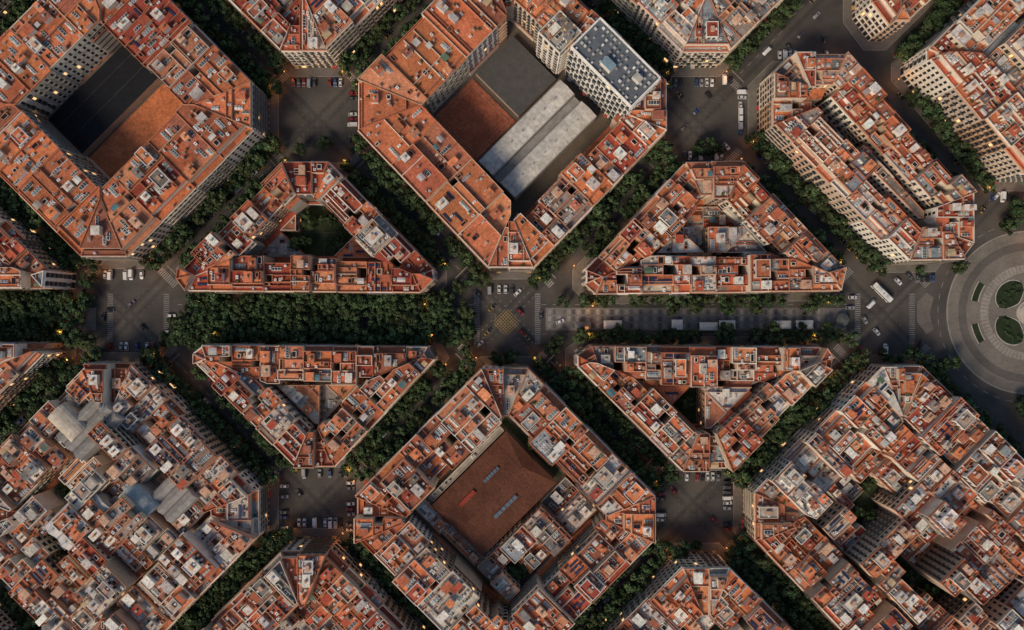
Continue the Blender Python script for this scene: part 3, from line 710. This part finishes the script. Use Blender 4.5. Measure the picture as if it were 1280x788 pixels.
mb.tube((rc[0],rc[1],16.4),(rc[0],rc[1],18),.45,.35,8,METAL,(0.1,0.09,0.07,1)); mb.tube((rc[0],rc[1],18),(rc[0],rc[1],18.5),.2,.18,8,METAL,(0.1,0.09,0.07,1))
mb.build('monument_column')
mb=MB(); q=ccw([G(p) for p in ((1146,378),(1158,366),(1167,372),(1162,392),(1167,412),(1158,418),(1146,402))]); mb.prism(q,0,.118,PAVE,(0.15,0.13,0.11,1)); mb.build('traffic_island')
# ---------------------------------------------------------------- markings
mk=MB(); WHT=(0.5,0.48,0.44,1); YEL=(0.5,0.33,0.07,1)
def strip(mb,cx,cy,l,w,ang,col,z=.008):
    ca,sa=math.cos(ang),math.sin(ang)
    mb.face([(cx+x*ca-y*sa,cy+x*sa+y*ca,z) for x,y in ((-l/2,-w/2),(l/2,-w/2),(l/2,w/2),(-l/2,w/2))],RPAINT,col)
INTER=[]
for i in range(-3,4):
    for j in range(-2,3):
        if (i+j)%2==0: INTER.append((G((632+235*i,(395 if j==0 else 391+241*j))),(i==0 and j==0)))
for (ix,iy),cen in INTER:
    for k in range(4):
        ang=math.pi/4+k*math.pi/2; d=(math.cos(ang),math.sin(ang)); n=(-d[1],d[0])
        wc_=WHT if cen else (0.3,0.28,0.26,1)
        for s in range(-5,6):
            strip(mk,ix+d[0]*27+n[0]*s*1.05,iy+d[1]*27+n[1]*s*1.05,3.6,.5,ang,wc_)
        strip(mk,ix+d[0]*31,iy+d[1]*31,.4,9,ang,wc_,.012)
        t=34
        while t<66: 
            strip(mk,ix+d[0]*t,iy+d[1]*t,2.5,.14,ang,WHT,.016); t+=5.5
        for s in (-3.2,0,3.2):
            t=4
            while t<22: strip(mk,ix+d[0]*t+n[0]*s,iy+d[1]*t+n[1]*s,1.2,.12,ang,WHT if cen else (0.2,0.19,0.18,1),.02+k*.004); t+=3
for X in (596,672,1072,1140,208,138):
    for s in range(-13,14):
        gx,gy=G((X,399)); y=gy+s*.95
        strip(mk,gx,y,2.8,.42,0,(0.26,0.24,0.22,1) if X in (208,138,1140) else (0.36,0.34,0.31,1),.04)
for a,b_ in ((225,590),(680,1062),(-240,118)):
    for y in (381,418):
        x=a
        while x<b_: gx,gy=G((x,y)); strip(mk,gx,gy,2.5,.14,0,WHT,.045); x+=14
gx,gy=G((633,403))
for k in range(-4,5):
    strip(mk,gx+k*.85,gy+k*.85,8.5,.2,-math.pi/4,YEL,.05); strip(mk,gx+k*.85,gy-k*.85,8.5,.2,math.pi/4,YEL,.055)
mk.build('road_markings',(0,0,0))
mk=MB(); 
for a in range(0,360,8): ring(mk,45,45.15,a,a+4,.06,RPAINT,WHT,2)
mk.build('roundabout_markings',(0,0,0))
# ---------------------------------------------------------------- vehicles
def make_car(col,L=4.3,W=1.78,kind='car',door=None):
    mb=MB(); hw=W/2; gl=(0.02,0.022,0.026,1)
    if kind=='car':
        sec=[(-L/2,.45,.62,.86),(-L/2+.12,.3,.82,.94),(-L/2+.9,.25,.9,1),(0,.25,.88,1),(L/2-1.1,.25,.86,1),(L/2-.25,.28,.72,.93),(L/2,.42,.6,.8)]
        cab=(-L/2+.25,-L/2+.85,L/2-1.95,L/2-1.15,.89,1.42)
    else:
        sec=[(-L/2,.4,1.0,.95),(-L/2+.1,.3,1.1,1),(0,.28,1.1,1),(L/2-.9,.28,1.05,1),(L/2-.2,.3,.9,.95),(L/2,.4,.7,.85)]
        cab=(-L/2+.03,-L/2+.12,L/2-1.3,L/2-.75,1.1,2.05)
    rings=[]
    for x,zb,zt,k in sec:
        w=hw*k; i=len(mb.v); mb.v+=[(x,-w*.9,zb),(x,-w,zb+(zt-zb)*.5),(x,-w*.9,zt),(x,w*.9,zt),(x,w,zb+(zt-zb)*.5),(x,w*.9,zb)]; rings.append(i)
    for a,b_ in zip(rings,rings[1:]):
        for k in range(6):
            k2=(k+1)%6; mb.f.append((a+k,b_+k,b_+k2,a+k2)); mb.m.append(PAINT); mb.c.append(col)
    for i,rev in ((rings[0],0),(rings[-1],1)):
        f=tuple(range(i,i+6)); mb.f.append(f if not rev else f[::-1]); mb.m.append(PAINT); mb.c.append(door or col)
    x0,x1,x2,x3,z0,z1=cab; w0=hw*.86; w1=hw*.7 if kind=='car' else hw*.84
    b=[(x0,-w0,z0),(x3,-w0,z0),(x3,w0,z0),(x0,w0,z0)]; t=[(x1,-w1,z1),(x2,-w1,z1),(x2,w1,z1),(x1,w1,z1)]
    for k in range(4):
        k2=(k+1)%4; mb.face([b[k],b[k2],t[k2],t[k]],GLASS if (kind=='car' or k==1) else PAINT,gl if (kind=='car' or k==1) else col)
    mb.face(t,PAINT,tuple(min(.9,x*1.02) for x in col[:3])+(1,))
    for s in (-1,1):
        for xa,xb in ((x0,x1),(x3,x2)): mb.tube((xa,s*w0,z0),(xb,s*w1,z1+.01),.05,.05,4,PAINT,col)
        if door: mb.box(-.1,s*(hw-.06),.35,1.9,.16,.5,0,PAINT,door)
        mb.box(x3-.2,s*(hw+.08),.85,.18,.16,.12,0,PAINT,col)
        mb.box(L/2-.08,s*hw*.6,.55,.12,.3,.12,0,METAL,(0.7,0.7,0.65,1)); mb.box(-L/2+.04,s*hw*.65,.62,.08,.3,.12,0,METAL,(0.35,0.02,0.02,1))
        for x in (-L/2+.8,L/2-.85):
            mb.tube((x,s*(hw-.2),.32),(x,s*(hw+.01),.32),.32,.32,12,METAL,(0.015,0.015,0.015,1)); mb.tube((x,s*(hw),.32),(x,s*(hw+.02),.32),.18,.18,8,METAL,(0.35,0.35,0.35,1))
    if door:
        mb.box(-L/2+.45,0,.905,.75,W*.78,.03,0,PAINT,door); mb.box(L/2-.75,0,.84,.7,W*.3,.05,0,PAINT,col); mb.box(-.1,0,1.43,.25,.7,.14,0,METAL,(0.6,0.6,0.5,1))
    return mb.mesh('car_mesh' if kind=='car' else 'van_mesh')
CARS=[make_car(c) for c in ((0.6,0.6,0.58,1),(0.55,0.55,0.53,1),(0.5,0.5,0.48,1),(0.02,0.02,0.022,1),(0.12,0.12,0.125,1),(0.25,0.25,0.26,1),(0.2,0.025,0.02,1),(0.03,0.06,0.16,1),(0.05,0.05,0.055,1),(0.08,0.08,0.085,1))]
VANS=[make_car(c,5.2,1.95,'van') for c in ((0.65,0.65,0.63,1),(0.6,0.59,0.56,1),(0.25,0.26,0.28,1))]
TAXI=make_car((0.02,0.02,0.02,1),door=(0.7,0.42,0.03,1))
def make_bus(col):
    mb=MB(); L,W,Ht=12,2.5,3.0; gl=(0.02,0.022,0.028,1)
    def rr(w,l,r=.3):
        o=[]
        for sx,sy,a0 in ((1,1,0),(-1,1,90),(-1,-1,180),(1,-1,270)):
            for k in range(4): a=math.radians(a0+k*30); o.append((sx*(l/2-r)+r*math.cos(a),sy*(w/2-r)+r*math.sin(a)))
        return o
    mb.prism(rr(W,L),.35,1.2,PAINT,col); mb.prism(rr(W-.06,L-.06),1.2,2.4,GLASS,gl); mb.prism(rr(W,L),2.4,Ht,PAINT,col)
    for x in (-4.5,-3.2,-1.9,-.6,.7,2,3.3,4.6):
        for s in (-1,1): mb.box(x,s*(W/2-.02),1.2,.12,.06,1.2,0,PAINT,col)
    mb.box(-2.5,0,Ht,3,1.7,.3,0,METAL,(0.6,0.6,0.58,1)); mb.box(3,0,Ht,1.6,1.5,.25,0,METAL,(0.5,0.5,0.5,1)); mb.box(.6,0,Ht,.8,.8,.1,0,METAL,(0.3,0.3,0.3,1))
    for s in (-1,1):
        for x in (-3.6,3.6): mb.tube((x,s*1.0,.48),(x,s*1.27,.48),.48,.48,14,METAL,(0.015,0.015,0.015,1))
        mb.box(5.9,s*1.45,2,.15,.3,.5,0,METAL,(0.05,0.05,0.05,1))
    return mb.mesh('bus_mesh')
BUS=make_bus((0.66,0.64,0.6,1))
occ=[]
def car(x,y,ang,van=.12,near=4.8):
    if inblk(x,y,1.4) or math.hypot(x-RC[0],y-RC[1])<43: return
    for o in occ:
        if math.hypot(o[0]-x,o[1]-y)<near: return
    occ.append((x,y)); k=R.random()
    if k<van: inst('van',R.choice(VANS),x,y,0.0,ang)
    elif k<van+.12: inst('taxi',TAXI,x,y,0.0,ang)
    else: inst('car',R.choice(CARS),x,y,0.0,ang)
def at(px,py,deg,v=0): x,y=G((px,py)); car(x,y,math.radians(deg),v,2.4)
x,y=G((1100,366)); inst('city_bus',BUS,x,y,0,math.radians(-45)); occ.append((x,y))
for p in ((624,362,90),(632,362,90),(640,362,90),(653,416,-45),(661,424,-45),(647,366,45),(610,415,45),(676,394,90),(615,385,45),(650,390,-45),(600,430,45),(612,362,90),(1065,372,0),(1122,352,-45),(1062,385,0),(1080,400,-60),(1095,415,-50),(1088,380,45),(130,397,90),(138,388,0),(215,395,0),(212,415,0),(165,380,45),(180,410,-45),(1150,430,60),(1148,440,45),(925,133,90),(925,140,90),(925,148,90),(925,156,90),(925,165,90),(855,160,45),(870,140,45),(885,120,-45),(850,120,-45),(905,100,90),(912,100,90),(1185,25,45),(1140,60,45),(1165,42,45),(1178,32,40),(1245,245,45),(1228,262,60),(1200,310,70),(700,402,20),(1135,345,-40),(1020,20,45),(1000,45,45),(1030,50,90),(985,60,-45)): at(p[0],p[1],p[2],.35 if 900<p[0]<950 else .1)
for P in BLOCKS:
    for a,b_,L,u,n in edges(P):
        ang=math.atan2(u[1],u[0])
        if 14<L<34:
            if R.random()<.8:
                t=-1.0
                while t<L+1:
                    if R.random()<.65:
                        x,y=a[0]+u[0]*t-n[0]*7.5,a[1]+u[1]*t-n[1]*7.5
                        if not inblk(x,y,3) and math.hypot(x-RC[0],y-RC[1])>44 and all(math.hypot(q[0]-x,q[1]-y)>2.3 for q in occ):
                            occ.append((x,y)); nm=R.random()
                            inst('van' if nm<.12 else 'parked_car',R.choice(VANS) if nm<.12 else R.choice(CARS),x,y,0,ang+math.pi/2+R.uniform(-.05,.05)+(math.pi if R.random()<.5 else 0))
                    t+=2.6
        elif L>36 and abs(n[0])>.25:
            t=2
            while t<L-2:
                if R.random()<.55: car(a[0]+u[0]*t-n[0]*6.1,a[1]+u[1]*t-n[1]*6.1,ang+R.uniform(-.03,.03))
                t+=5.4
for (ix,iy),cen in INTER:
    for k in range(4):
        ang=math.pi/4+k*math.pi/2; d=(math.cos(ang),math.sin(ang)); n=(-d[1],d[0])
        for t in (35,42,50,58):
            if R.random()<.4: s=R.choice((-1.6,1.6)); car(ix+d[0]*t+n[0]*s,iy+d[1]*t+n[1]*s,ang)
        if R.random()<.35: t=R.uniform(5,22); car(ix+d[0]*t+n[0]*2,iy+d[1]*t+n[1]*2,ang+R.uniform(-.2,.2))
# ---------------------------------------------------------------- promenade canopies, kiosk
for (px,w,d) in ((765,9,4.2),(845,5.5,5),(884,9,4),(907,8,4.4),(975,9,4),(1003,8.5,4.4),(728,8,4.4)):
    mb=MB(); x,y=G((px,406 if px%2 else 408)); col=jit((0.68,0.64,0.56),.05) if px!=728 else (0.12,0.12,0.12,1)
    for i in (-1,1):
        for j in (-1,1): mb.cyl(x+i*(w/2-.2),y+j*(d/2-.2),.13,.07,.06,2.6,8,METAL,(0.4,0.4,0.38,1))
    z=2.73; c=[(x-w/2,y-d/2,z),(x+w/2,y-d/2,z),(x+w/2,y+d/2,z),(x-w/2,y+d/2,z)]; r0=(x-w/2+1.5,y,z+.9); r1=(x+w/2-1.5,y,z+.9)
    for f in ([c[0],c[1],r1,r0],[c[1],c[2],r1],[c[2],c[3],r0,r1],[c[3],c[0],r0]): mb.face(f,PAINT,col)
    for i in range(4):
        p,q=c[i],c[(i+1)%4]; mb.face([(p[0],p[1],z-.35),(q[0],q[1],z-.35),q,p],METAL,jit(col,.05))
    for k in range(3): 
        tx=x-w/3+k*w/3; mb.cyl(tx,y,.13,.05,.05,.7,6,METAL,(0.3,0.3,0.3,1)); mb.cyl(tx,y,.83,.45,.45,.04,10,METAL,(0.5,0.5,0.5,1))
    mb.build('terrace_canopy')
mb=MB(); x,y=G((1050,400)); mb.prism([(x+2.6*math.cos(math.pi*k/4),y+2.6*math.sin(math.pi*k/4)) for k in range(8)],.13,2.6,METAL,(0.08,0.1,0.09,1)); mb.cyl(x,y,2.6,3.4,.4,1.2,8,SHEET,(0.12,0.13,0.12,1)); mb.build('kiosk')
# ---------------------------------------------------------------- street lamps (lit)
mb=MB(); dk=(0.06,0.06,0.06,1)
mb.cyl(0,0,0,.18,.14,.8,8,METAL,dk); mb.cyl(0,0,.8,.08,.06,6.2,8,METAL,dk); mb.tube((0,0,6.9),(1.3,0,7.3),.05,.04,6,METAL,dk)
mb.cyl(1.4,0,7.02,.26,.26,.1,10,METAL,dk)
mb.tube((1.4,0,6.76),(1.4,0,7.02),.22,.34,10,GLOW,(1,.6,.3,1))
LMESH=mb.mesh('street_lamp_mesh')
lt=bpy.data.lights.new('lamp_light','POINT'); lt.color=(1,.4,.1); lt.energy=750; lt.shadow_soft_size=.3
nl=0
for P in BLOCKS:
    for a,b_,L,u,n in edges(P):
        if L<=36: continue
        for t in (-.5,L+.5):
            x,y=a[0]+u[0]*t-n[0]*4.1,a[1]+u[1]*t-n[1]*4.1
            if abs(x)>262 or abs(y)>162 or inblk(x,y,1): continue
            ang=math.atan2(-n[1],-n[0]); o=inst('street_lamp',LMESH,x,y,.05,ang)
            l=bpy.data.objects.new('lamp_light',lt); bpy.context.scene.collection.objects.link(l); l.parent=o; l.location=(1.4,0,6.2); nl+=1
print('buildings',NB[0],'trees',nt_,'lamps',nl,'cars',len(occ))
# ---------------------------------------------------------------- light
w=bpy.data.worlds.new('World'); bpy.context.scene.world=w; w.use_nodes=True; nt=w.node_tree
sky=nt.nodes.new('ShaderNodeTexSky'); sky.sky_type='NISHITA'; sky.sun_disc=False
az=math.atan2(-.6,-.8); el=math.radians(38)
sky.sun_elevation=el; sky.sun_rotation=az; nt.links.new(sky.outputs[0],nt.nodes['Background'].inputs[0]); nt.nodes['Background'].inputs[1].default_value=.115
sd=Vector((math.sin(az)*math.cos(el),math.cos(az)*math.cos(el),math.sin(el)))
sl=bpy.data.lights.new('sun','SUN'); sl.energy=3.2; sl.angle=math.radians(22); sl.color=(1,.83,.63)
so=bpy.data.objects.new('sun',sl); so.rotation_euler=sd.to_track_quat('Z','Y').to_euler(); so.location=(0,0,200); bpy.context.scene.collection.objects.link(so)
cam=bpy.data.cameras.new('camera'); cam.sensor_width=36; cam.lens=18/(256/CAMH); cam.clip_start=1; cam.clip_end=8000
co=bpy.data.objects.new('camera',cam); co.location=(0,0,CAMH); bpy.context.scene.collection.objects.link(co); bpy.context.scene.camera=co
sc=bpy.context.scene; sc.view_settings.view_transform='Standard'; sc.view_settings.look='None'; sc.view_settings.exposure=0
